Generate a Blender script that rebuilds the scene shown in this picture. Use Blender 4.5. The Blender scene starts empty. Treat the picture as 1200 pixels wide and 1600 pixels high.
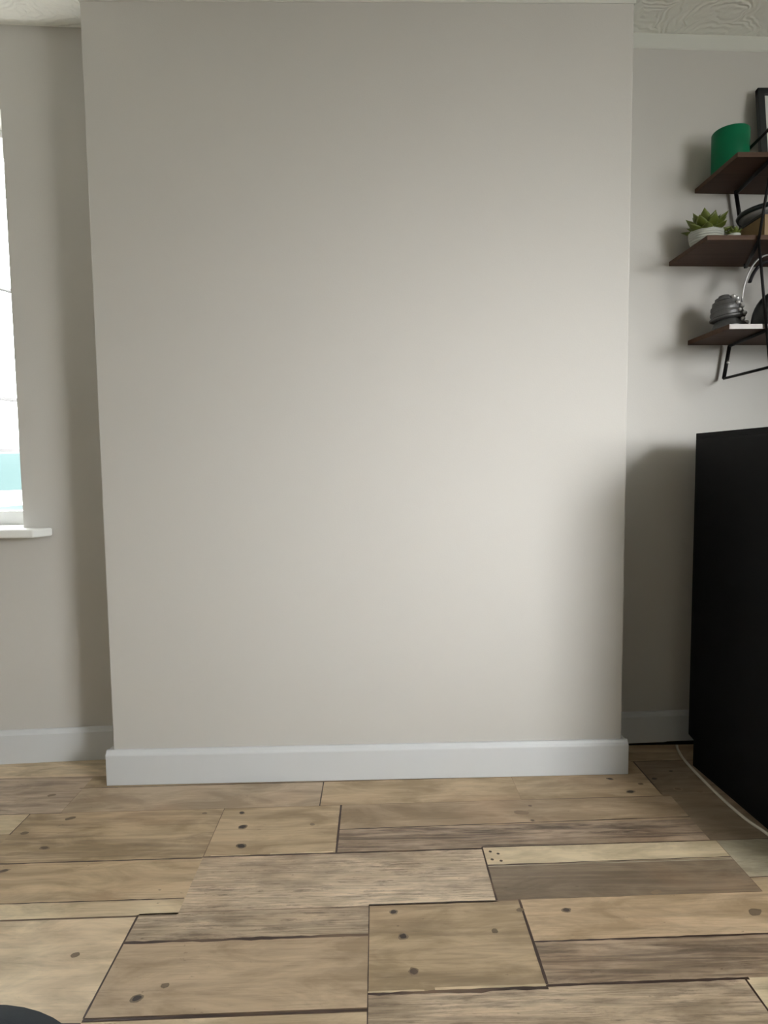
import bpy, bmesh, math, random
from mathutils import Vector, Matrix
random.seed(7)
C = bpy.context.scene
COL = C.collection

# ------------------------------------------------------------------ camera
F_PX = 959.907
CAM = Vector((0.03113, -1.87844, 0.98044))
PITCH, YAW, ROLL = -0.07414, -0.01239, -0.0115
cy, sy, cp, sp = math.cos(YAW), math.sin(YAW), math.cos(PITCH), math.sin(PITCH)
fwd = Vector((-sy*cp, cy*cp, sp)); rgt = Vector((cy, sy, 0)); upv = rgt.cross(fwd)
cr, sr = math.cos(ROLL), math.sin(ROLL)
R_ = rgt*cr + upv*sr; U_ = upv*cr - rgt*sr
cam_d = bpy.data.cameras.new('camera')
cam_d.sensor_fit = 'VERTICAL'; cam_d.sensor_height = 36.0
cam_d.lens = F_PX/1600*36.0; cam_d.clip_start = 0.02
cam = bpy.data.objects.new('camera', cam_d); COL.objects.link(cam)
cam.matrix_world = Matrix(((R_.x, U_.x, -fwd.x, CAM.x), (R_.y, U_.y, -fwd.y, CAM.y), (R_.z, U_.z, -fwd.z, CAM.z), (0, 0, 0, 1)))
C.camera = cam

# ------------------------------------------------------------------ view, sky, lights
C.view_settings.view_transform = 'Standard'
C.view_settings.look = 'None'
C.view_settings.gamma = 1.0
C.view_settings.use_curve_mapping = False
C.view_settings.exposure = 0.0
w = bpy.data.worlds.new('overcast_sky'); C.world = w; w.use_nodes = True
nt = w.node_tree; nt.nodes.clear()
wo = nt.nodes.new('ShaderNodeOutputWorld'); bg = nt.nodes.new('ShaderNodeBackground')
tc = nt.nodes.new('ShaderNodeTexCoord'); sx = nt.nodes.new('ShaderNodeSeparateXYZ')
rp = nt.nodes.new('ShaderNodeValToRGB')
rp.color_ramp.elements[0].position = 0.0; rp.color_ramp.elements[0].color = (.25, .25, .24, 1)
rp.color_ramp.elements[1].position = 0.25; rp.color_ramp.elements[1].color = (.98, .985, 1, 1)
nt.links.new(tc.outputs['Generated'], sx.inputs[0]); nt.links.new(sx.outputs['Z'], rp.inputs[0])
nt.links.new(rp.outputs[0], bg.inputs[0]); bg.inputs[1].default_value = 22.0
nt.links.new(bg.outputs[0], wo.inputs[0])

def area(name, loc, direction, sx_, sy_, power, color, spread=180, portal=False):
    l = bpy.data.lights.new(name, 'AREA'); l.shape = 'RECTANGLE'; l.size = sx_; l.size_y = sy_
    l.energy = power; l.color = color; l.spread = math.radians(spread)
    if portal: l.cycles.is_portal = True
    o = bpy.data.objects.new(name, l); COL.objects.link(o)
    o.location = loc; o.rotation_euler = Vector(direction).to_track_quat('-Z', 'Y').to_euler()
    return o
# unseen corner window, canted to aim the daylight, from P1 to P2 in plan
P1, P2, WIN_Z0, WIN_Z1 = Vector((2.60, -2.12, 0)), Vector((2.02, -2.92, 0)), 0.9, 2.1
WD = (P2-P1).normalized(); WN = Vector((WD.y, -WD.x, 0)); WL = (P2-P1).length      # along / into the room
# daylight entering by the unseen window in the added canted corner
WC = (P1+P2)/2 + Vector((0, 0, (WIN_Z0+WIN_Z1)/2))
area('daylight_added_window', WC, (-.62, .78, -.19), WL-.08, WIN_Z1-WIN_Z0-.1, 6.9, (1.0, .99, .985), 47)
# added fill lamp at the same window, turned up to brighten ceiling and room
area('bounce_fill_side_window', WC - Vector((0, 0, .2)), (WN.x, WN.y, 3.2), WL-.1, .6, 22, (1.0, .98, .94), 150)
# another added fill lamp, in the left window opening, to lift the ceiling
area('bounce_fill_left_window', (-1.72, .21, 1.0), (0, -.35, 1), .55, .10, 5.0, (1.0, .99, .95), 150)
area('sky_portal', (-1.59, .30, 1.45), (0, -1, 0), .92, 1.32, 1, (1, 1, 1), 180, True)

# ------------------------------------------------------------------ node helpers
def newmat(name):
    m = bpy.data.materials.new(name); m.use_nodes = True
    nt = m.node_tree; b = nt.nodes['Principled BSDF']
    return m, nt, b
def N(nt, kind, **kw):
    n = nt.nodes.new('ShaderNode'+kind)
    for k, v in kw.items(): setattr(n, k, v)
    return n
def mapping(nt, scale, coord='Object'):
    tc = N(nt, 'TexCoord'); mp = N(nt, 'Mapping'); mp.inputs['Scale'].default_value = scale
    nt.links.new(tc.outputs[coord], mp.inputs[0]); return mp.outputs[0]
def plain(name, col, rough=.5, metal=0, var=.06, scale=20, bump=0, bscale=200, spec=.5):
    m, nt, b = newmat(name)
    v = mapping(nt, (1, 1, 1))
    n = N(nt, 'TexNoise'); n.inputs['Scale'].default_value = scale; n.inputs['Detail'].default_value = 5
    nt.links.new(v, n.inputs['Vector'])
    mx = N(nt, 'Mix', data_type='RGBA')
    mx.inputs[6].default_value = (*[c*(1-var) for c in col], 1); mx.inputs[7].default_value = (*[min(1, c*(1+var)) for c in col], 1)
    nt.links.new(n.outputs['Fac'], mx.inputs[0]); nt.links.new(mx.outputs[2], b.inputs['Base Color'])
    b.inputs['Roughness'].default_value = rough; b.inputs['Metallic'].default_value = metal
    b.inputs['Specular IOR Level'].default_value = spec
    if bump:
        n2 = N(nt, 'TexNoise'); n2.inputs['Scale'].default_value = bscale; n2.inputs['Detail'].default_value = 4
        nt.links.new(v, n2.inputs['Vector'])
        bp = N(nt, 'Bump'); bp.inputs['Strength'].default_value = bump; bp.inputs['Distance'].default_value = .002
        nt.links.new(n2.outputs['Fac'], bp.inputs['Height']); nt.links.new(bp.outputs[0], b.inputs['Normal'])
    return m

M = {}
M['wall'] = plain('wall_paint', (.560, .548, .518), .62, var=.012, scale=3, bump=.12, bscale=260, spec=.25)
M['wall_dark'] = plain('rear_wall_paint', (.6, .58, .54), .7, var=.02, scale=3)
M['white_gloss'] = plain('white_gloss_paint', (.62, .64, .655), .35, var=.02, scale=8, bump=.05, bscale=60)
M['sill'] = plain('white_sill', (.82, .84, .82), .3, var=.02, scale=8)
M['upvc'] = plain('white_frame_plastic', (.82, .83, .83), .3, var=.01)
M['black_board'] = plain('black_laminate', (.0030, .0036, .0045), .6, var=.1, scale=6, spec=.18)
M['black_metal'] = plain('black_metal', (.0045, .004, .0045), .5, var=.1, spec=.25)
M['screw'] = plain('screw_metal', (.5, .5, .48), .35, metal=.8)
M['green'] = plain('green_glaze', (.0, .15, .062), .45, var=.08, scale=30, spec=.2)
M['white_pot'] = plain('white_ceramic', (.50, .52, .47), .5, var=.06, scale=40)
M['leaf'] = plain('succulent_leaf', (.115, .145, .022), .5, var=.35, scale=60)
M['soil'] = plain('soil', (.03, .02, .013), .9, var=.3, scale=80)
M['crate'] = plain('tan_wood', (.26, .17, .075), .6, var=.15, scale=30)
M['crate_black'] = plain('black_lid', (.01, .01, .01), .4)
M['dish_dark'] = plain('dark_enamel', (.012, .022, .024), .3)
M['dish_silver'] = plain('silver_metal', (.50, .50, .51), .5, metal=.1)
M['chrome'] = plain('chrome', (.62, .62, .62), .38, metal=.55)
M['pewter'] = plain('dark_pewter', (.11, .11, .11), .42, metal=.4, var=.35, scale=90)
M['padding'] = plain('black_padding', (.012, .012, .016), .7)
M['case_black'] = plain('black_shell', (.004, .006, .007), .35)
M['pic_frame'] = plain('picture_frame_black', (.012, .016, .018), .4)
M['mat_white'] = plain('picture_mount', (.62, .64, .62), .8)
M['cable'] = plain('cream_cable', (.62, .58, .50), .45)
M['navy'] = plain('navy_fabric', (.020, .028, .036), .95, var=.25, scale=200, bump=.5, bscale=900)
M['grass'] = plain('pale_paving', (.30, .30, .28), .9, var=.1, scale=3)
M['stone'] = plain('pale_stone', (.060, .056, .045), .9, var=.15, scale=8, bump=.4, bscale=60)
M['aqua_paint'] = plain('pale_aqua_car_paint', (.030, .055, .055), .6, var=.02)
M['car_glass'] = plain('reflective_car_glass', (.022, .045, .045), .6, var=.02, spec=.1)
M['tyre'] = plain('tyre_rubber', (.02, .02, .02), .8)
M['edge_sheen'] = plain('painted_edge_sheen', (.52, .49, .48), .5, var=.05)

def ceiling_mat():
    m, nt, b = newmat('swirled_ceiling_plaster')
    b.inputs['Base Color'].default_value = (.88, .89, .83, 1); b.inputs['Roughness'].default_value = .6
    b.inputs['Specular IOR Level'].default_value = .3
    v = mapping(nt, (1, 1, 1))
    nz = N(nt, 'TexNoise'); nz.inputs['Scale'].default_value = 7; nz.inputs['Detail'].default_value = 3; nt.links.new(v, nz.inputs['Vector'])
    va = N(nt, 'VectorMath', operation='SCALE'); va.inputs['Scale'].default_value = .12; nt.links.new(nz.outputs['Color'], va.inputs[0])
    vb = N(nt, 'VectorMath', operation='ADD'); nt.links.new(v, vb.inputs[0]); nt.links.new(va.outputs[0], vb.inputs[1])
    vo = N(nt, 'TexVoronoi'); vo.inputs['Scale'].default_value = 4.2; nt.links.new(vb.outputs[0], vo.inputs['Vector'])
    mu = N(nt, 'Math', operation='MULTIPLY'); mu.inputs[1].default_value = 95; nt.links.new(vo.outputs['Distance'], mu.inputs[0])
    si = N(nt, 'Math', operation='SINE'); nt.links.new(mu.outputs[0], si.inputs[0])
    n2 = N(nt, 'TexNoise'); n2.inputs['Scale'].default_value = 60; n2.inputs['Detail'].default_value = 4; nt.links.new(v, n2.inputs['Vector'])
    n3 = N(nt, 'TexNoise'); n3.inputs['Scale'].default_value = 9; nt.links.new(v, n3.inputs['Vector'])
    mm = N(nt, 'Math', operation='MULTIPLY'); nt.links.new(si.outputs[0], mm.inputs[0]); nt.links.new(n3.outputs['Fac'], mm.inputs[1])
    ad = N(nt, 'Math', operation='ADD'); nt.links.new(mm.outputs[0], ad.inputs[0]); nt.links.new(n2.outputs['Fac'], ad.inputs[1])
    bp = N(nt, 'Bump'); bp.inputs['Strength'].default_value = .45; bp.inputs['Distance'].default_value = .004
    nt.links.new(ad.outputs[0], bp.inputs['Height']); nt.links.new(bp.outputs[0], b.inputs['Normal'])
    return m
M['ceiling'] = ceiling_mat()
M['ceiling_band'] = plain('ceiling_edge_paint', (.64, .65, .60), .6, var=.02, scale=6, bump=.2, bscale=50, spec=.3)

def floor_mat():
    # colours of each board come from the mesh attribute 'board'; 'grain' = (seed, streaks, weathering, knots)
    m, nt, b = newmat('reclaimed_board_laminate')
    L = nt.links.new
    at = N(nt, 'Attribute', attribute_name='board'); ag = N(nt, 'Attribute', attribute_name='grain')
    sg = N(nt, 'SeparateColor'); L(ag.outputs['Color'], sg.inputs[0])
    tc = N(nt, 'TexCoord'); cx = N(nt, 'CombineXYZ')
    ms = N(nt, 'Math', operation='MULTIPLY'); ms.inputs[1].default_value = 37.0; L(sg.outputs[0], ms.inputs[0])
    L(ms.outputs[0], cx.inputs[0]); L(ms.outputs[0], cx.inputs[2])
    ad = N(nt, 'VectorMath', operation='ADD'); L(tc.outputs['Object'], ad.inputs[0]); L(cx.outputs[0], ad.inputs[1])
    def mp(s):
        q = N(nt, 'Mapping'); q.inputs['Scale'].default_value = s; L(ad.outputs[0], q.inputs[0]); return q.outputs[0]
    def noise(s, detail=6, rough=.6, dist=0.):
        n = N(nt, 'TexNoise'); n.inputs['Scale'].default_value = 1; n.inputs['Detail'].default_value = detail
        n.inputs['Roughness'].default_value = rough; n.inputs['Distortion'].default_value = dist
        L(mp(s), n.inputs['Vector']); return n.outputs['Fac']
    def ramp(src, a, bb, va=0., vb=1.):
        r = N(nt, 'MapRange'); r.inputs['From Min'].default_value = a; r.inputs['From Max'].default_value = bb
        r.inputs['To Min'].default_value = va; r.inputs['To Max'].default_value = vb; L(src, r.inputs['Value']); return r.outputs[0]
    def mul(a, c):
        n = N(nt, 'Math', operation='MULTIPLY')
        L(a, n.inputs[0])
        if isinstance(c, float): n.inputs[1].default_value = c
        else: L(c, n.inputs[1])
        return n.outputs[0]
    def mul2(a, v):
        n = N(nt, 'Math', operation='MULTIPLY'); L(a, n.inputs[0]); n.inputs[1].default_value = v; return n.outputs[0]
    def mix(fac, a, c, mode='MIX'):
        n = N(nt, 'Mix', data_type='RGBA', blend_type=mode); L(fac, n.inputs[0]); L(a, n.inputs[6])
        if isinstance(c, tuple): n.inputs[7].default_value = c
        else: L(c, n.inputs[7])
        return n.outputs[2]
    soft = noise((5, 16, 1), 5, .6, .6)
    band = noise((2.2, 34, 1), 6, .65, 1.6)
    fine = noise((9, 260, 1), 5, .7, .4)
    spot = noise((34, 70, 1), 3, .6)
    wear = noise((11, 75, 1), 9, .78, .25)
    line = noise((5, 330, 1), 3, .6, 1.2)
    warm = noise((3, 5, 1), 2)
    base = mix(ramp(soft, .36, .66), at.outputs['Color'], at.outputs['Color'])
    c = at.outputs['Color']
    # broad tonal drift in the printed wood
    dk = N(nt, 'HueSaturation'); dk.inputs['Value'].default_value = .74; dk.inputs['Saturation'].default_value = 1.05; L(c, dk.inputs['Color'])
    lt = N(nt, 'HueSaturation'); lt.inputs['Value'].default_value = 1.17; lt.inputs['Saturation'].default_value = .95; L(c, lt.inputs['Color'])
    c = mix(ramp(soft, .38, .62), dk.outputs[0], lt.outputs[0])
    c = mix(mul(ramp(warm, .52, .68), .28), c, (.58, .38, .24, 1))
    # long grain lines
    c = mix(mul(ramp(fine, .53, .72), .30), c, (.14, .095, .06, 1))
    # streaks / weathering
    c = mix(mul(ramp(band, .45, .62), sg.outputs[1]), c, (.085, .058, .045, 1))
    c = mix(mul2(mul(ramp(wear, .50, .62), sg.outputs[2]), .75), c, (.52, .43, .30, 1))
    cloud = noise((5, 11, 1), 4, .6, .3)
    c = mix(mul2(mul(ramp(cloud, .50, .68), sg.outputs[2]), .65), c, (.17, .12, .085, 1))
    c = mix(mul(mul(ramp(wear, .50, .40), ramp(fine, .40, .55)), sg.outputs[2]), c, (.10, .07, .05, 1))
    c = mix(mul(ramp(line, .50, .60), mul2(sg.outputs[2], .55)), c, (.105, .078, .055, 1))
    # little knots and specks
    c = mix(mul(ramp(spot, .70, .76), .55), c, (.10, .065, .04, 1))
    L(c, b.inputs['Base Color'])
    b.inputs['Roughness'].default_value = .42; b.inputs['Specular IOR Level'].default_value = .45
    bp = N(nt, 'Bump'); bp.inputs['Strength'].default_value = .12; bp.inputs['Distance'].default_value = .001
    L(fine, bp.inputs['Height']); L(bp.outputs[0], b.inputs['Normal'])
    return m
M['floor'] = floor_mat()

def wood_mat(name, dark, light, scale=1.0):
    m, nt, b = newmat(name)
    v = mapping(nt, (3*scale, 60*scale, 60*scale))
    n = N(nt, 'TexNoise'); n.inputs['Scale'].default_value = 1; n.inputs['Detail'].default_value = 6; n.inputs['Distortion'].default_value = .8
    nt.links.new(v, n.inputs['Vector'])
    mx = N(nt, 'Mix', data_type='RGBA'); mx.inputs[6].default_value = (*dark, 1); mx.inputs[7].default_value = (*light, 1)
    nt.links.new(n.outputs['Fac'], mx.inputs[0]); nt.links.new(mx.outputs[2], b.inputs['Base Color'])
    b.inputs['Roughness'].default_value = .6; b.inputs['Specular IOR Level'].default_value = .2
    return m
M['walnut'] = wood_mat('walnut_board', (.040, .020, .012), (.105, .058, .036))
def glass_mat():
    m = bpy.data.materials.new('window_glass'); m.use_nodes = True; nt = m.node_tree; nt.nodes.clear()
    o = N(nt, 'OutputMaterial'); t = N(nt, 'BsdfTransparent'); g = N(nt, 'BsdfGlossy'); mx = N(nt, 'MixShader'); fr = N(nt, 'Fresnel')
    t.inputs[0].default_value = (.97, .98, .975, 1); g.inputs['Roughness'].default_value = .02
    fr.inputs[0].default_value = 1.3
    nt.links.new(fr.outputs[0], mx.inputs[0]); nt.links.new(t.outputs[0], mx.inputs[1]); nt.links.new(g.outputs[0], mx.inputs[2]); nt.links.new(mx.outputs[0], o.inputs[0])
    return m
M['glass'] = glass_mat()
M['seal'] = plain('grey_seal', (.10, .10, .10), .6)

# ------------------------------------------------------------------ mesh helpers
def bm_new(): return bmesh.new()
def add_prism(bm, quad, z0, z1):
    """quad: list of (x,y); z0/z1 numbers or per-corner lists"""
    n = len(quad)
    za = z0 if isinstance(z0, (list, tuple)) else [z0]*n
    zb = z1 if isinstance(z1, (list, tuple)) else [z1]*n
    lo = [bm.verts.new((x, y, z)) for (x, y), z in zip(quad, za)]
    hi = [bm.verts.new((x, y, z)) for (x, y), z in zip(quad, zb)]
    bm.faces.new(lo[::-1]); bm.faces.new(hi)
    for i in range(n):
        j = (i+1) % n
        bm.faces.new((lo[i], lo[j], hi[j], hi[i]))
def add_box(bm, x0, x1, y0, y1, z0, z1):
    add_prism(bm, [(x0, y0), (x1, y0), (x1, y1), (x0, y1)], z0, z1)
def add_profile_x(bm, prof, A, B):
    """extrude closed profile [(dy,z)] from A=(x,y) to B=(x,y); dy is added to y"""
    a = [bm.verts.new((A[0], A[1]+d, z)) for d, z in prof]
    b = [bm.verts.new((B[0], B[1]+d, z)) for d, z in prof]
    n = len(prof)
    bm.faces.new(a); bm.faces.new(b[::-1])
    for i in range(n):
        j = (i+1) % n
        bm.faces.new((a[i], b[i], b[j], a[j]))
def catmull(pts, n=8):
    P = [Vector(p) for p in pts]; P = [P[0]*2-P[1]] + P + [P[-1]*2-P[-2]]
    out = []
    for i in range(1, len(P)-2):
        for k in range(n):
            t = k/n; a, b, c, d = P[i-1:i+3]
            out.append(.5*((2*b)+(c-a)*t+(2*a-5*b+4*c-d)*t*t+(3*b-a-3*c+d)*t**3))
    out.append(P[-2]); return out
def add_tube(bm, pts, r, seg=10, flat=1.0, rad=None):
    P = [Vector(p) for p in pts]; rings = []
    up = Vector((0, 0, 1))
    for i, p in enumerate(P):
        d = (P[min(i+1, len(P)-1)] - P[max(i-1, 0)]).normalized()
        s = d.cross(up)
        if s.length < 1e-3: s = d.cross(Vector((0, 1, 0)))
        s.normalize(); t = s.cross(d).normalized()
        rr = rad[i] if rad else r
        rings.append([bm.verts.new(p + s*math.cos(2*math.pi*k/seg)*rr + t*math.sin(2*math.pi*k/seg)*rr*flat) for k in range(seg)])
    for a, b in zip(rings, rings[1:]):
        for k in range(seg):
            bm.faces.new((a[k], a[(k+1) % seg], b[(k+1) % seg], b[k]))
    bm.faces.new(rings[0][::-1]); bm.faces.new(rings[-1])
def add_lathe(bm, prof, c, seg=40, sx=1, sy=1, Mx=None):
    rings = []
    for r, z in prof:
        if r < 1e-5:
            p = Vector((0, 0, z)); p = Mx @ p if Mx else p
            rings.append([bm.verts.new(p+Vector(c))])
        else:
            ring = []
            for k in range(seg):
                a = 2*math.pi*k/seg; p = Vector((r*sx*math.cos(a), r*sy*math.sin(a), z)); p = Mx @ p if Mx else p
                ring.append(bm.verts.new(p+Vector(c)))
            rings.append(ring)
    for a, b in zip(rings, rings[1:]):
        for k in range(seg):
            k2 = (k+1) % seg
            if len(a) == 1 and len(b) == 1: continue
            if len(a) == 1: bm.faces.new((a[0], b[k2], b[k]))
            elif len(b) == 1: bm.faces.new((a[k], a[k2], b[0]))
            else: bm.faces.new((a[k], a[k2], b[k2], b[k]))
def obj(name, bm, mat, parent=None, bevel=0, smooth=False, seg=2, origin=None):
    bmesh.ops.recalc_face_normals(bm, faces=bm.faces)
    if origin is not None: bmesh.ops.translate(bm, verts=bm.verts, vec=-Vector(origin))
    me = bpy.data.meshes.new(name); bm.to_mesh(me); bm.free()
    o = bpy.data.objects.new(name, me); COL.objects.link(o)
    if origin is not None: o.location = origin
    me.materials.append(mat)
    if smooth:
        for p in me.polygons: p.use_smooth = True
    if bevel:
        b = o.modifiers.new('bevel', 'BEVEL'); b.width = bevel; b.segments = seg; b.limit_method = 'ANGLE'; b.angle_limit = math.radians(40)
    if parent is not None:
        o.parent = parent
    return o
def struct(name, bm, mat, parent=None, **k):
    o = obj(name, bm, mat, parent, **k)
    if parent is None: o['kind'] = 'structure'
    return o
def thing(name, label, cat, loc=(0, 0, 0), rotz=0):
    o = bpy.data.objects.new(name, None); COL.objects.link(o); o.empty_display_size = .05
    o.location = loc; o.rotation_euler = (0, 0, rotz); o['label'] = label; o['category'] = cat
    return o
def tag(o, label, cat):
    o['label'] = label; o['category'] = cat; return o

# ------------------------------------------------------------------ room shell
H = 2.362
XL, XR, YB = -2.35, 2.62, -4.2
def yL(x): return .172 + .067*(x+.8)      # left alcove wall face
def yR(x): return .199 + .045*(x-.893)    # right alcove wall face
def yF(x): return -.008 + .009*(x+.8)     # chimney breast face

# floor: one printed-board laminate surface
LIGHT = (0.68, 0.54, 0.365); CREAM = (0.69, 0.565, 0.38); TAN = (0.5, 0.375, 0.235); TAN2 = (0.455, 0.34, 0.212); TANG = (0.475, 0.37, 0.26); BROWN = (0.44, 0.33, 0.21); DARK = (0.37, 0.275, 0.195); GREY = (0.5, 0.395, 0.28); OR_ = (0.545, 0.385, 0.24); PALE = (0.54, 0.485, 0.345)
BROWN = (.27, .205, .14); DARK = (.235, .18, .135); GREY = (.27, .215, .16); OR_ = (.40, .295, .19); PALE = (.44, .39, .285)
B = []   # x0, x1, ytop, ybot, colour, streaks, wear
def bd(x0, x1, yt, yb, c, s=.15, w_=.0): B.append((x0, x1, yt, yb, c, s, w_))
bd(XL, .0, .40, .05, LIGHT, .2); bd(.0, XR, .40, .055, TAN2, .2)
bd(XL, -.885, .05, -.158, (.58, .455, .34), .4, .1)
bd(-.885, 0, .05, -.021, TAN2, .35); bd(0, .446, .055, -.021, TAN)
bd(-.885, -.144, -.021, -.158, TANG, .1)
bd(-.144, .446, -.021, -.158, TAN, .12)
bd(.446, .868, .055, -.155, TAN2, .22)
bd(.868, XR, .055, -.150, BROWN, .25)
bd(.89, XR, -.150, -.373, BROWN, .12)
bd(XL, -.97, -.158, -.258, CREAM, .1); bd(XL, -.97, -.258, -.383, TAN2, .2)
bd(-.97, -.418, -.158, -.383, TAN, .40)
bd(-.418, -.082, -.158, -.380, TAN, .2)
bd(-.082, .89, -.158, -.278, OR_, .12)
bd(-.082, .89, -.278, -.376, (.43, .32, .228), .9, .30)
bd(XL, -.418, -.383, -.528, (.58, .435, .275), .12)
bd(XL, -.418, -.528, -.578, CREAM, .08)
bd(-.418, .292, -.380, -.573, (.78, .62, .455), .22, .6)
bd(-.505, .004, -.573, -.655, (.66, .52, .375), .45, .6)
bd(.292, .904, -.374, -.446, CREAM, .08)
bd(.292, .904, -.446, -.568, BROWN, .35)
bd(.904, XR, -.374, -.519, PALE, .08); bd(.904, XR, -.519, -.568, TAN, .15)
bd(XL, -.505, -.583, -.840, (.77, .62, .43), .06)
bd(-.505, .004, -.655, -.831, (.535, .402, .268), .14)
bd(.004, .343, -.570, -.800, TAN, .25)
bd(.343, XR, -.568, -.692, (.61, .45, .29), .2)
bd(.343, XR, -.692, -.798, (.47, .355, .25), .7, .2)
bd(.004, .722, -.800, -.98, (.64, .50, .355), .5, .5)
bd(.722, XR, -.798, -.98, CREAM, .15)
bd(XL, .004, -.840, -.98, LIGHT, .1)
y = -.98
rr = random.Random(3)
while y > YB-.1:
    h = rr.choice((.1, .14, .2, .22)); x = XL
    while x < XR:
        x2 = min(XR, x + rr.uniform(.45, 1.1))
        if XR-x2 < .25: x2 = XR
        c = rr.choice((LIGHT, TAN, TAN2, BROWN, DARK, GREY, OR_, CREAM)); d = c in (DARK, GREY)
        bd(x, x2, y, y-h, c, .5 if d else .15, .4 if d else 0); x = x2
    y -= h
bm = bm_new()
lc = bm.loops.layers.float_color.new('board'); lg = bm.loops.layers.float_color.new('grain')
def fquad(pts, z, c, g):
    vs = [bm.verts.new((p[0], p[1]+.018*p[0], z)) for p in pts]
    f = bm.faces.new(vs)
    for l in f.loops: l[lc] = (*c, 1); l[lg] = (*g, 1)
    return f
for i, (x0, x1, yt, yb, c, s, w_) in enumerate(B):
    fquad([(x0, yb), (x1, yb), (x1, yt), (x0, yt)], 0.0, c, ((i*.618) % 1, s, w_))
    # edge tint print
SEAM = (.060, .036, .028); SOFT = (.19, .13, .085)
def seamx(x0, x1, yy, wd, c=SEAM, wob=.0006, y2=None, z=.0002):
    n = max(2, int((x1-x0)/.02)); y2 = yy if y2 is None else y2
    top = []; bot = []
    for k in range(n+1):
        t = k/n; x = x0+(x1-x0)*t; yc = yy+(y2-yy)*t
        wv = wd*rr.uniform(.65, 1.25)
        o_ = rr.uniform(-wob, wob); top.append((x, yc+wv/2+o_)); bot.append((x, yc-wv/2+o_))
    for k in range(n): fquad([bot[k], bot[k+1], top[k+1], top[k]], z, c, (0, 0, 0))
def seamy(x, y0, y1, wd, c=SEAM):
    n = max(2, int(abs(y1-y0)/.02)); L_ = []; Rr = []
    for k in range(n+1):
        t = k/n; wv = wd*rr.uniform(.8, 1.2); yy = y0+(y1-y0)*t
        L_.append((x-wv/2, yy)); Rr.append((x+wv/2, yy))
    for k in range(n): fquad([L_[k], Rr[k], Rr[k+1], L_[k+1]], .0003, c, (0, 0, 0))
seamx(XL, -.80, .05, .003, SOFT); seamx(.86, XR, .055, .0035)
seamx(-.895, .0, -.0215, .003); seamx(0, .80, -.0215, .0025)
seamx(XL, -.88, -.158, .003); seamx(-.885, .89, -.158, .0018, SOFT)
seamy(-.144, -.158, -.021, .0035); seamy(.446, -.155, -.021, .0012, SOFT); seamy(.868, -.150, .055, .0045); seamy(-.885, -.158, -.03, .001, SOFT)
seamy(-.97, -.258, -.158, .0025); seamx(XL, -.97, -.258, .002, SOFT)
seamy(-.418, -.383, -.158, .002, SOFT); seamy(-.082, -.380, -.158, .0055)
seamx(-.082, .89, -.278, .0035, y2=-.266)
seamx(XL, -.42, -.383, .0045); seamx(-.42, .292, -.380, .005); seamx(.292, XR, -.374, .003)
seamx(XL, -.42, -.528, .0032); seamx(XL, -.42, -.580, .0022, SOFT); seamx(-.42, .004, -.573, .0016, SOFT)
seamx(.004, .292, -.569, .003); seamx(.29, .9, -.568, .0012, SOFT)
seamy(.292, -.568, -.374, .0045); seamx(.292, .904, -.446, .003, y2=-.442); seamx(.292, .904, -.4505, .003, PALE)
seamy(.904, -.568, -.376, .0015, SOFT); seamx(.904, XR, -.519, .0025)
seamy(-.505, -.832, -.578, .004); seamx(-.505, .004, -.657, .0075, wob=.0012)
seamx(-.505, .004, -.836, .005); seamx(XL, -.505, -.842, .0035); seamy(.004, -.98, -.570, .0022)
seamy(.343, -.796, -.568, .006); seamx(.343, XR, -.692, .0045); seamx(.343, .73, -.799, .006)
seamx(.004, .343, -.803, .009, wob=.0018); seamx(.13, .34, -.797, .005, CREAM, z=.0004); seamx(.004, .11, -.799, .004, CREAM, z=.0004)
seamx(-.40, -.30, -.376, .003, CREAM, z=.0004); seamx(-.25, -.09, -.374, .005, CREAM, z=.0004)
seamy(.722, -.98, -.798, .004)
for q in B[34:]:
    seamx(q[0], q[1], q[2], .003); seamy(q[0], q[3], q[2], .003)
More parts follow.
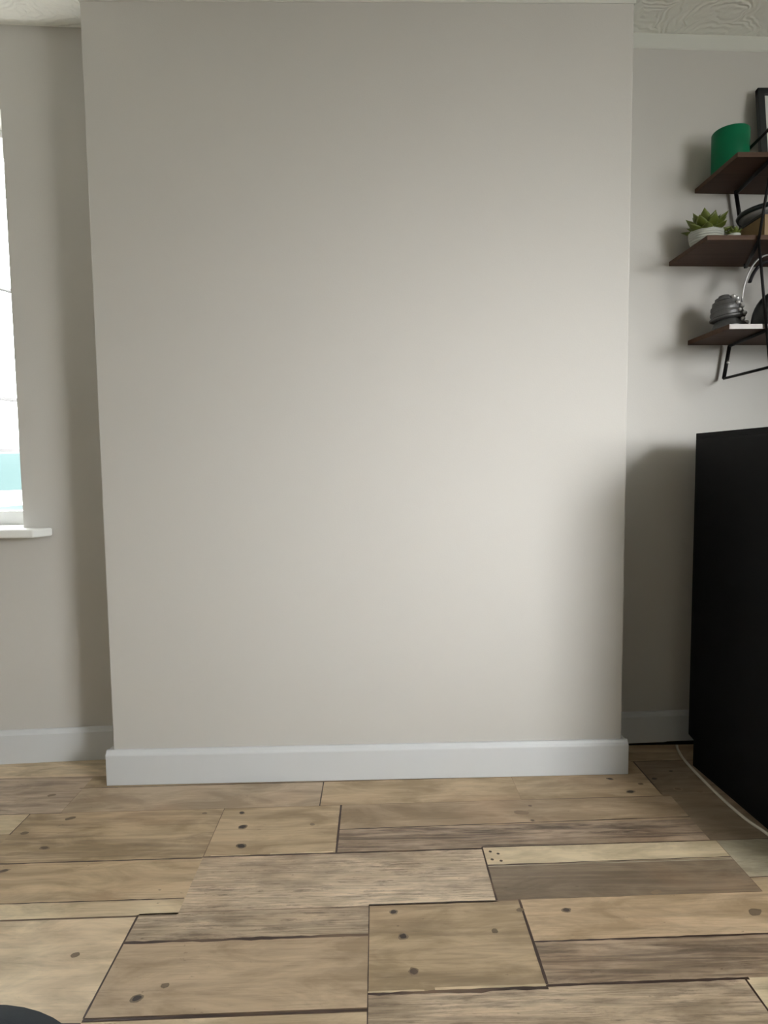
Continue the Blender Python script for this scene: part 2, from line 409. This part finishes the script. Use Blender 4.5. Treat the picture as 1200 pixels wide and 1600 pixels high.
# nail heads and knots printed on the boards
def knot(px, py, r, ang=0, c=(.055, .04, .033), asp=1.0, halo=True):
    py = py-.018*px
    def blob(rad, z, cc):
        n = 12; pts = []
        for k in range(n):
            a = 2*math.pi*k/n; q = rad*rr.uniform(.85, 1.15)
            u, v = q*math.cos(a)*asp, q*math.sin(a)
            pts.append((px+u*math.cos(ang)-v*math.sin(ang), py+u*math.sin(ang)+v*math.cos(ang)))
        fquad(pts, z, cc, (0, 0, 0))
    if halo: blob(r*1.45, .00045, (.24, .18, .12))
    blob(r, .0006, c)
NAILS = [(-0.363, -0.190, 0.0060, 1.2, 0),
    (-0.346, -0.259, 0.0085, 1.3, 0),
    (-0.331, -0.345, 0.0085, 1.3, 0),
    (-0.156, -0.253, 0.0070, 1.2, 1),
    (0.058, -0.593, 0.0065, 1.2, 0),
    (0.076, -0.664, 0.0080, 1.1, 0),
    (0.093, -0.754, 0.0085, 1.0, 0),
    (0.270, -0.655, 0.0080, 1.0, 1),
    (-0.590, -0.695, 0.0080, 1.4, 1),
    (-0.425, -0.801, 0.0075, 1.3, 0),
    (-0.382, -0.774, 0.0070, 1.4, 1),
    (0.310, -0.388, 0.0035, 1.0, 0),
    (0.328, -0.397, 0.0035, 1.0, 0),
    (0.309, -0.419, 0.0035, 1.0, 0),
    (0.330, -0.425, 0.0035, 1.0, 0),
    (0.463, -0.181, 0.0050, 1.2, 0),
    (0.452, -0.254, 0.0050, 1.2, 0),
    (0.749, -0.038, 0.0055, 1.6, 0),
    (0.782, -0.115, 0.0070, 1.8, 0),
    (0.831, -0.072, 0.0060, 1.8, 1),
    (0.886, -0.043, 0.0070, 1.4, 0),
    (0.929, -0.105, 0.0080, 1.4, 0),
    (0.960, 0.003, 0.0060, 1.5, 0),
    (0.986, -0.122, 0.0070, 1.6, 1),
    (-0.843, -0.337, 0.0060, 2.0, 0),
    (-0.934, -0.270, 0.0080, 1.6, 1),
    (-0.962, -0.077, 0.0080, 1.8, 1),
    (-0.843, -0.203, 0.0090, 1.8, 1),
    (0.661, -0.547, 0.0080, 2.0, 1),
    (0.337, -0.595, 0.0070, 1.5, 1),
    (0.848, -0.615, 0.0120, 1.6, 1),
    (0.439, -0.598, 0.0060, 1.5, 0),
    (-0.896, -0.427, 0.0060, 2.0, 0),
    (-0.469, -0.189, 0.0060, 1.5, 1),
    (0.431, -0.216, 0.0120, 2.2, 1)]
for px, py, r, asp, soft in NAILS:
    knot(px, py, r*.85, rr.uniform(-.5, .5), (.21, .155, .10) if soft else (.05, .038, .032), asp, not soft)
bmesh.ops.recalc_face_normals(bm, faces=bm.faces)
for f in bm.faces:
    f.normal_update()
    if f.normal.z < 0: f.normal_flip()
fquad([(XL, YB-.1), (XR, YB-.1), (XR, .46), (XL, .46)], -.0012, SOFT, (0, 0, 0))
me = bpy.data.meshes.new('floor'); bm.to_mesh(me); bm.free(); me.materials.append(M['floor'])
fl = bpy.data.objects.new('floor', me); COL.objects.link(fl); fl['kind'] = 'structure'

WZ0, WZ1, WX0, WX1 = .791, 2.11, -2.05, -1.130
bm = bm_new()
def lw(x0, x1, z0, z1): add_prism(bm, [(x0, yL(x0)), (x1, yL(x1)), (x1, .46), (x0, .46)], z0, z1)
lw(XL-.1, WX0, 0, H); lw(WX1, -.78, 0, H); lw(WX0, WX1, 0, WZ0); lw(WX0, WX1, WZ1, H)
struct('wall_back_left', bm, M['wall'])
bm = bm_new()
add_prism(bm, [(-.8, yF(-.8)), (.8015, yF(.8)), (.8015, .44), (-.8, .44)], 0, H)
struct('wall_chimney_breast', bm, M['wall'], bevel=.004)
bm = bm_new()
add_prism(bm, [(.79, yR(.79)), (XR+.1, yR(XR+.1)), (XR+.1, .46), (.79, .46)], 0, H)
struct('wall_back_right', bm, M['wall'])
bm = bm_new(); add_box(bm, XL-.12, XL, YB-.1, .2, 0, H); struct('wall_left', bm, M['wall'])
bm = bm_new()
add_box(bm, XR, XR+.14, P1.y, .5, 0, H); add_box(bm, P2.x, P2.x+.14, YB-.1, P2.y, 0, H)
struct('wall_right', bm, M['wall'])
bm = bm_new()
def cw(z0, z1, a=-.02, b=None, o0=-.02, o1=-.16):
    b = WL+.02 if b is None else b
    q = [P1+WD*a+WN*o0, P1+WD*b+WN*o0, P1+WD*b+WN*o1, P1+WD*a+WN*o1]
    add_prism(bm, [(v.x, v.y) for v in q], z0, z1)
cw(0, WIN_Z0); cw(WIN_Z1, H)
struct('wall_corner_added', bm, M['wall'])  # unseen wall, canted so the window light and shadows fall at this angle
bm = bm_new(); add_box(bm, XL-.1, XR+.1, YB-.12, YB, 0, H); struct('wall_rear', bm, M['wall_dark'])
bm = bm_new(); add_box(bm, XL-.12, XR+.14, YB-.12, .46, H, H+.1); struct('ceiling', bm, M['ceiling'])

# pale painted band under the ceiling (right alcove and chimney breast)
bm = bm_new(); zb = 2.316
add_profile_x(bm, [(-.001, zb), (-.004, zb+.004), (-.004, H), (.01, H), (.01, zb)], (.803, yR(.803)), (XR, yR(XR)))
struct('trim_1', bm, M['ceiling_band'])
bm = bm_new()
add_prism(bm, [(-.803, yF(-.8)-.003), (.805, yF(.8)-.003), (.805, yR(.8)), (-.803, yR(.8)-.05)], zb, H)
struct('trim_2', bm, M['ceiling_band'], bevel=.002)

# skirting boards
def skirt(name, A, Bp, h, t=.018, mat='white_gloss'):
    bm = bm_new()
    add_profile_x(bm, [(0, 0), (-t, 0), (-t, h-.014), (-t*.72, h-.008), (-t*.55, h-.002), (-t*.45, h), (0, h)], A, Bp)
    return bm
bm = skirt('', (-.818, yF(-.8)), (.818, yF(.8)), .110, .019)
# returns down both cheeks of the chimney breast
add_box(bm, -.818, -.8, yF(-.8)-.002, yL(-.81)+.005, 0, .104); add_box(bm, .8015, .818, yF(.8)-.002, yR(.81)+.005, 0, .104)
struct('baseboard_breast', bm, M['white_gloss'], bevel=.0025)
struct('baseboard_left', skirt('', (XL, yL(XL)), (-.81, yL(-.81)), .112), M['white_gloss'], bevel=.002)
bm = skirt('', (.81, yR(.81)), (XR, yR(XR)), .108)
bmesh.ops.translate(bm, verts=bm.verts, vec=(0, 0, .009))
struct('baseboard_right', bm, M['white_gloss'], bevel=.002)
bm = bm_new(); add_box(bm, .81, XR, yR(.9)-.012, yR(.9)+.03, 0, .012)  # black strip painting the shade in the gap under the raised skirting
struct('trim_gap_shade', bm, M['black_metal'])

# window in the left alcove: fixed frame, mullion, sash standing open outwards
FY = .27
win = bpy.data.objects.new('window_1', None); COL.objects.link(win); win['kind'] = 'structure'
bm = bm_new()
add_box(bm, WX0, WX1, FY, FY+.06, WZ0, WZ0+.05); add_box(bm, WX0, WX1, FY, FY+.06, WZ1-.025, WZ1)
add_box(bm, WX0, WX0+.05, FY, FY+.06, WZ0, WZ1); add_box(bm, WX1-.012, WX1, FY, FY+.06, WZ0, WZ1)
add_box(bm, -1.60, -1.55, FY, FY+.06, WZ0, WZ1)
obj('window_frame', bm, M['upvc'], win, bevel=.004)
bm = bm_new(); add_box(bm, WX0+.05, -1.60, FY+.025, FY+.031, WZ0+.05, WZ1-.05); obj('window_pane', bm, M['glass'], win)
# open sash
sash = bpy.data.objects.new('sash', None); COL.objects.link(sash); sash.parent = win
sash.location = (-1.54, FY+.06, 0); sash.rotation_euler = (0, 0, math.radians(66))
bm = bm_new(); sw = .62
for a in ((0, sw, WZ0+.05, WZ0+.11), (0, sw, WZ1-.06, WZ1-.025), (0, .05, WZ0+.05, WZ1-.025), (sw-.05, sw, WZ0+.05, WZ1-.025)):
    add_box(bm, a[0], a[1], -.02, .02, a[2], a[3])
obj('sash_frame', bm, M['upvc'], sash, bevel=.003)
for zz in (1.06, 1.262, 1.69):
    bm = bm_new(); add_box(bm, .04, sw-.04, -.014, .014, zz-.006, zz+.006); obj('glazing_bar', bm, M['seal'], sash)
bm = bm_new(); add_box(bm, .05, sw-.05, -.003, .003, WZ0+.11, WZ1-.06); obj('sash_pane', bm, M['glass'], sash)
# sill board with its end horn lapping onto the wall
bm = bm_new()
ys = yL(-1.13)
add_prism(bm, [(WX0-.09, ys-.062), (-1.068, ys-.062), (-1.035, ys+.0), (WX1, ys+.002), (WX1, FY+.02), (WX0, FY+.02), (WX0, ys-.04), (WX0-.09, ys-.04)], .764, .793)
obj('window_sill', bm, M['sill'], win, bevel=.006, seg=3)

# unseen window in the canted corner added for the light
win2 = bpy.data.objects.new('window_corner_added', None); COL.objects.link(win2); win2['kind'] = 'structure'
bm = bm_new()
for a in ((0, WL, WIN_Z0, WIN_Z0+.05), (0, WL, WIN_Z1-.05, WIN_Z1), (0, .05, WIN_Z0, WIN_Z1), (WL-.05, WL, WIN_Z0, WIN_Z1)):
    cw(a[2], a[3], a[0], a[1], -.10, -.15)
obj('window_frame', bm, M['upvc'], win2, bevel=.004)
bm = bm_new(); cw(WIN_Z0+.05, WIN_Z1-.05, .05, WL-.05, -.12, -.126); obj('window_pane', bm, M['glass'], win2)

# outside the left window
bm = bm_new(); add_box(bm, -30, 30, .6, 40, -.4, -.3); struct('ground', bm, M['grass'])
bm = bm_new(); add_box(bm, -14, 4, 10.0, 10.3, -.3, 1.55)
for k in range(10): add_box(bm, -13.9+k*1.8, -13.5+k*1.8, 9.9, 10.0, -.3, 1.62)
tag(obj('garden_wall', bm, M['stone']), 'pale stone boundary wall with piers, far outside the left window', 'wall')
def car():
    t = thing('car', 'pale turquoise parked car seen through the left window', 'car', (-3.6, 4.6, -.3))
    prof = [(-2.0, .35), (-2.05, .7), (-1.9, .9), (-1.0, 1.0), (-.45, 1.58), (.9, 1.62), (1.6, 1.05), (2.0, .95), (2.05, .4)]
    bm = bm_new()
    prev = None
    for yy, sc in ((-.82, .93), (-.75, 1.0), (.75, 1.0), (.82, .93)):
        ring = [bm.verts.new((x*sc, yy*(1.0 if z < 1.01 else .8), .35+(z-.35)*sc)) for x, z in prof]
        if prev:
            for i in range(len(ring)):
                j = (i+1) % len(ring); bm.faces.new((prev[i], prev[j], ring[j], ring[i]))
        else: bm.faces.new(ring[::-1])
        prev = ring
    bm.faces.new(prev)
    obj('body', bm, M['aqua_paint'], t, bevel=.05, smooth=True, seg=3)
    for x0, x1 in ((-.75, .05), (.12, 1.05)):
        bm = bm_new(); a = .22
        vs = [(x0+(a if x0 < 0 else 0), 1.44), (x1, 1.44), (x1+(.15 if x1 > .5 else 0), 1.05), (x0, 1.05)]
        lo = [bm.verts.new((x, -.80+(z-1.05)*.35, z)) for x, z in vs]; hi = [bm.verts.new((x, -.70+(z-1.05)*.35, z)) for x, z in vs]
        bm.faces.new(lo); bm.faces.new(hi[::-1])
        for i in range(4): bm.faces.new((lo[i], lo[(i+1) % 4], hi[(i+1) % 4], hi[i]))
        obj('side_window', bm, M['car_glass'], t)
    for x in (-1.3, 1.3):
        for yy in (-.78, .78):
            bm = bm_new(); add_lathe(bm, [(0, -.1), (.28, -.1), (.33, -.07), (.33, .07), (.28, .1), (0, .1)], (x, yy, .33), 24, Mx=Matrix.Rotation(math.pi/2, 3, 'X'))
            obj('wheel', bm, M['tyre'], t)
    return t
car()

# ------------------------------------------------------------------ black cabinet
cab = thing('cabinet', 'tall matt black cabinet standing against the right alcove wall', 'cabinet', (1.047, .068, 0), math.radians(-2.6+90+90))
cab.rotation_euler = (0, 0, math.radians(3.0))
CW, CD, CH = .80, .64, 1.073      # local: x right, y towards wall is 0, front is -CD
def cbx(name, x0, x1, y0, y1, z0, z1, mat='black_board', parent=cab, bev=.0012):
    bm = bm_new(); add_box(bm, x0, x1, y0, y1, z0, z1); return obj(name, bm, M[mat], parent, bevel=bev)
def side(x0):
    bm = bm_new()
    prof = [(0, .092), (0, CH-.018), (-CD, CH-.018), (-CD, 0.0), (-.030, 0.0), (-.030, .086)]
    a = [bm.verts.new((x0, yy, z)) for yy, z in prof]; b = [bm.verts.new((x0+.018, yy, z)) for yy, z in prof]
    bm.faces.new(a); bm.faces.new(b[::-1])
    for i in range(6): bm.faces.new((a[i], a[(i+1) % 6], b[(i+1) % 6], b[i]))
    return obj('side_panel', bm, M['black_board'], cab, bevel=.001)
side(0); side(CW-.018)
cbx('top_panel', 0, CW, -CD, 0, CH-.018, CH)
cbx('back_panel', .018, CW-.018, -.034, -.030, .06, CH-.018)
cbx('plinth', .018, CW-.018, -CD+.04, -CD+.055, 0, .06)
cbx('bottom_panel', .018, CW-.018, -CD, -.034, .06, .078)
for x0, x1, hx in ((.002, CW/2-.0015, CW/2-.04), (CW/2+.0015, CW-.002, CW/2+.04)):
    d = cbx('door', x0, x1, -CD-.018, -CD-.0005, .065, CH-.002)
    cbx('handle', hx-.006, hx+.006, -CD-.045, -CD-.018, .55, .68, 'black_metal', d)

# cream cable on the floor beside the cabinet
pts = [(1.060, .168, .005), (1.051, .142, .004), (1.038, .083, .004), (1.032, .013, .004), (1.029, -.067, .004), (1.028, -.159, .004), (1.031, -.236, .004), (1.037, -.289, .004), (1.050, -.345, .004), (1.050, -.42, .004), (1.04, -.55, .004), (1.02, -.75, .004), (1.06, -.95, .004)]
bm = bm_new(); add_tube(bm, catmull(pts, 8), .0042, 10)
tag(obj('cable', bm, M['cable'], smooth=True), 'cream cable lying along the floor beside the black cabinet', 'cable')

# ------------------------------------------------------------------ wall shelf
SH = thing('wall_shelf', 'three tier walnut wall shelf with bent black metal frames', 'shelf', (1.09, .199, 1.37))
def sh_obj(name, bm, mat, parent=SH, **k):
    if parent is SH: bmesh.ops.translate(bm, verts=bm.verts, vec=-Vector(SH.location))
    return obj(name, bm, mat, parent, **k)
S = {1: (1.094, 1.866, 1.880), 2: (1.012, 1.632, 1.646), 3: (1.083, 1.3745, 1.3895)}
for k, x1 in ((1, 1.72), (2, 1.80), (3, 1.72)):
    x0, z0, z1 = S[k]
    bm = bm_new(); add_prism(bm, [(x0, -.034), (x1, -.034), (x1, yR(x1)-.001), (x0, yR(x0)-.001)], z0, z1)
    board = sh_obj('shelf', bm, M['walnut'], bevel=.0008)
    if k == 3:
        bm = bm_new(); add_box(bm, x0+.002, x1-.002, -.0352, -.0342, z0+.0005, z1-.0005)  # light catching this board's front edge, painted as a pale strip
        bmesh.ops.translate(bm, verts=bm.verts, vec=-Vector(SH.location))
        e = obj('edge_sheen_strip', bm, M['edge_sheen'], board); e['label'] = 'bright sheen painted along the front edge'
def frame(dx):
    W_ = .188
    wall = [(1.216, W_, 1.955), (1.221, W_, 1.857), (1.240, W_, 1.757), (1.261, W_, 1.620), (1.214, W_, 1.366), (1.198, W_, 1.260)]
    front = [(1.198, -.041, 1.958), (1.192, -.041, 1.862), (1.160, -.041, 1.630), (1.192, -.041, 1.372), (1.206, -.041, 1.262)]
    bm = bm_new()
    def bar(pl, r):
        for a, b in zip(pl, pl[1:]):
            add_tube(bm, [a, b], r, 8)
    bar(wall[:4], .0062); bar(wall[4:], .0062)
    bar(front, .0040)
    bar([(wall[0]), front[0]], .0045)
    bar([(1.221, W_, 1.858), (1.192, -.041, 1.860)], .0058)
    bar([(1.261, W_, 1.624), (1.160, -.041, 1.626)], .0058)
    bar([(1.214, W_, 1.367), (1.192, -.041, 1.369)], .0055)
    bar([wall[5], front[4]], .0045)
    bmesh.ops.translate(bm, verts=bm.verts, vec=(dx, 0, 0))
    f = sh_obj('bracket_frame', bm, M['black_metal'], smooth=True)
    for z, x in ((1.312, 1.208), (1.79, 1.236)):
        bm = bm_new(); add_lathe(bm, [(0, -.003), (.005, -.003), (.006, 0), (.004, .003), (0, .004)], (x+dx, W_-.008, z), 12, Mx=Matrix.Rotation(math.pi/2, 3, 'X'))
        bmesh.ops.translate(bm, verts=bm.verts, vec=-Vector(SH.location))
        s = obj('screw', bm, M['screw'], f)
frame(0); frame(.38)

# ------------------------------------------------------------------ things on the shelves
bm = bm_new()
add_lathe(bm, [(0, 0), (.050, 0), (.053, .004), (.054, .13), (.052, .133), (.048, .133), (.047, .128), (.046, .02), (0, .018)], (0, 0, 0), 56)
g = tag(obj('plant_pot', bm, M['green'], smooth=True), 'green cylindrical pot on the top walnut shelf', 'pot'); g.location = (1.158, .118, 1.8805)

# picture leaning on the wall, top shelf
pic = thing('picture_frame', 'black picture frame with white mount leaning on the top shelf', 'picture', (1.275, .135, 1.8805))
pic.rotation_euler = (math.radians(-8), 0, 0)
PW, PH, pt_ = .235, .305, .016
bm = bm_new()
for a in ((0, PW, 0, .022), (0, PW, PH-.022, PH), (0, .022, 0, PH), (PW-.022, PW, 0, PH)): add_box(bm, a[0], a[1], 0, pt_, a[2], a[3])
obj('frame', bm, M['pic_frame'], pic, bevel=.002)
bm = bm_new(); add_box(bm, .02, PW-.02, .008, .011, .02, PH-.02); obj('mount', bm, M['mat_white'], pic)
bm = bm_new(); add_box(bm, .065, PW-.065, .006, .008, .08, PH-.08); obj('print', bm, M['pewter'], pic)

# succulents
def leaf(bm, base, yaw, pitch, ln, wd):
    d = Vector((math.cos(yaw)*math.cos(pitch), math.sin(yaw)*math.cos(pitch), math.sin(pitch)))
    s = Vector((-math.sin(yaw), math.cos(yaw), 0)); u = d.cross(s)*-1
    prev = None; base = Vector(base)
    for k, (t, w_) in enumerate(((0, .45), (.25, .75), (.55, 1.0), (.8, .72), (.94, .3))):
        c = base + d*ln*t + Vector((0, 0, 1))*ln*.22*t*t
        ring = [bm.verts.new(c+s*wd*w_*math.cos(a)+u*wd*.32*w_*math.sin(a)) for a in [2*math.pi*i/8 for i in range(8)]]
        if prev:
            for i in range(8): bm.faces.new((prev[i], prev[(i+1) % 8], ring[(i+1) % 8], ring[i]))
        prev = ring
    tip = bm.verts.new(base+d*ln*1.05+Vector((0, 0, 1))*ln*.24)
    for i in range(8): bm.faces.new((prev[i], prev[(i+1) % 8], tip))
def succulent(loc, r, h, label, ls, name='potted_succulent', rings=((4, 72), (7, 46), (8, 22), (8, 0))):
    t = thing(name, label, 'plant', loc)
    prof = [(0, 0), (r*.62, 0)]
    n = 9
    for k in range(n):                                       # ribbed wall
        z0 = h*(k+.15)/n; z1 = h*(k+.6)/n; q = (k+.5)/n
        rad = r*(.62+.38*math.sin(min(1, q*1.15)*math.pi/2))
        prof += [(rad*.96, z0), (rad*1.02, z0+h*.02), (rad*1.02, z1), (rad*.965, z1+h*.02)]
    prof += [(r*1.0, h), (r*.90, h), (r*.86, h*.85), (0, h*.82)]
    bm = bm_new(); add_lathe(bm, prof, (0, 0, 0), 40); obj('pot', bm, M['white_pot'], t, smooth=True)
    bm = bm_new(); add_lathe(bm, [(0, h*.80), (r*.84, h*.80), (r*.84, h*.88), (0, h*.92)], (0, 0, 0), 24); obj('soil', bm, M['soil'], t)
    bm = bm_new(); q = random.Random(len(label))
    for m_, (cnt, pit) in enumerate(rings):
        for k in range(cnt):
            leaf(bm, (0, 0, h*.95), 2*math.pi*(k+.5*m_)/cnt+q.uniform(-.12, .12), math.radians(pit+q.uniform(-7, 7)), ls*(.75+.12*m_)*q.uniform(.9, 1.1), ls*.29)
    obj('leaves', bm, M['leaf'], t, smooth=True)
    return t
succulent((1.088, .118, 1.6465), .050, .064, 'green rosette succulent in a ribbed white bowl on the middle shelf', .066)
succulent((1.118, .018, 1.6465), .020, .018, 'tiny succulent in a small white dish, middle shelf front edge', .026, rings=((4, 70), (6, 40), (7, 12)))

# tan box with black lid, dish on it
bx_ = thing('storage_box', 'tan wooden box with black lid on the middle shelf', 'box', (1.200, .085, 1.6465))
bm = bm_new(); add_box(bm, 0, .22, -.085, .085, 0, .070); obj('box_body', bm, M['crate'], bx_, bevel=.001)
bm = bm_new(); add_box(bm, -.003, .223, -.088, .088, .070, .078); obj('lid', bm, M['crate_black'], bx_, bevel=.001)
for x in (-.0, .085, .205):
    bm = bm_new(); add_box(bm, x, x+.015, -.088, -.085, .0, .070); obj('batten', bm, M['crate'], bx_)
ds = thing('dish', 'round dark rimmed dish with silver underside on the tan box', 'dish', (1.285, .085, 1.725))
bm = bm_new(); add_lathe(bm, [(0, 0), (.05, 0), (.085, .012), (.100, .022), (.098, .023), (.08, .016), (.05, .004), (0, .004)], (0, 0, 0), 56); obj('bowl', bm, M['dish_silver'], ds, smooth=True)
bm = bm_new(); add_lathe(bm, [(.098, .0195), (.103, .0200), (.106, .027), (.103, .033), (.098, .032)], (0, 0, 0), 56); obj('rim', bm, M['dish_dark'], ds, smooth=True)

# headphones on the bottom shelf
hp = thing('headphones', 'headphones with chrome band and grey ribbed cups on the bottom shelf', 'headphones', (1.275, .09, 1.3895))
def arc(rx, rz, z0, a0, a1, n=28, y=0): return [(rx*math.cos(a0+(a1-a0)*k/n), y, z0+rz*math.sin(a0+(a1-a0)*k/n)) for k in range(n+1)]
bm = bm_new(); add_tube(bm, arc(.082, .150, .090, math.radians(178), math.radians(2)), .0028, 8); hb_ = obj('headband', bm, M['chrome'], hp, smooth=True)
bm = bm_new(); add_tube(bm, arc(.068, .128, .092, math.radians(150), math.radians(20)), .008, 10, flat=.6); obj('padding', bm, M['padding'], hb_, smooth=True)
def cup(sgn):
    c = bpy.data.objects.new('ear_cup', None); COL.objects.link(c); c.parent = hp
    c.location = (sgn*.118, 0, .0); c.rotation_euler = (math.radians(-6), math.radians(-sgn*-7), 0)
    bm = bm_new()
    add_lathe(bm, [(0, .004), (.046, .004), (.055, .010), (.057, .016), (.050, .024), (.043, .034), (.038, .040), (0, .040)], (0, 0, 0), 40, sy=.8)
    obj('cushion', bm, M['pewter'], c)
    bm = bm_new(); prof = [(0, .040), (.046, .040), (.0535, .044), (.0535, .049), (.047, .053)]
    for k in range(5):
        a = math.radians(8+k*15.5); rad = .049*math.cos(a); z = .052+.064*math.sin(a)
        prof += [(rad+.0012, z), (rad-.0005, z+.007), (rad-.0035, z+.0085)]
    prof += [(0, .119)]
    add_lathe(bm, prof, (0, 0, 0), 40, sy=.8); obj('shell', bm, M['pewter'], c)
    for x, y_, z, rr_ in ((.014, -.026, .106, .008), (.030, -.016, .102, .009), (.020, -.034, .084, .007), (.034, -.030, .072, .007), (.020, -.038, .060, .006), (.036, -.034, .048, .007), (.026, -.036, .030, .007), (.040, -.030, .020, .006)):
        bm = bm_new(); add_lathe(bm, [(0, -rr_), (rr_*.75, -rr_*.66), (rr_, 0), (rr_*.75, rr_*.66), (0, rr_)], (-sgn*x, y_, z), 12)
        obj('hinge', bm, M['chrome'], c, smooth=True)
cup(-1); cup(1)

bm = bm_new()
prof = [(0, 0), (.080, 0), (.084, .006)] + [(.082*math.cos(a), .012+.098*math.sin(a)) for a in [math.radians(k*9) for k in range(1, 10)]] + [(0, .110)]
add_lathe(bm, prof, (0, 0, 0), 40, sy=.5)
k_ = tag(obj('domed_case', bm, M['case_black'], smooth=True), 'glossy black domed case beside the headphones on the bottom shelf', 'case'); k_.location = (1.262, .012, 1.3897)

# ------------------------------------------------------------------ dark upholstered footstool, bottom left corner
fs = thing('footstool', 'dark navy round upholstered footstool at the bottom left corner', 'stool', (-.478, -1.341, 0))
bm = bm_new()
add_lathe(bm, [(0, .0), (.17, .0), (.215, .02), (.235, .07), (.24, .14), (.235, .21), (.215, .262), (.17, .292), (.08, .305), (0, .307)], (0, 0, .03), 56)
obj('cushion', bm, M['navy'], fs, smooth=True)
bm = bm_new()
add_tube(bm, [(.243*math.cos(a), .243*math.sin(a), .17) for a in [2*math.pi*k/48 for k in range(49)]], .005, 8); obj('piping', bm, M['navy'], fs, smooth=True)
for a in (45, 135, 225, 315):
    bm = bm_new(); add_lathe(bm, [(0, 0), (.015, 0), (.018, .035), (0, .035)], (.14*math.cos(math.radians(a)), .14*math.sin(math.radians(a)), 0), 14); obj('foot', bm, M['black_metal'], fs)
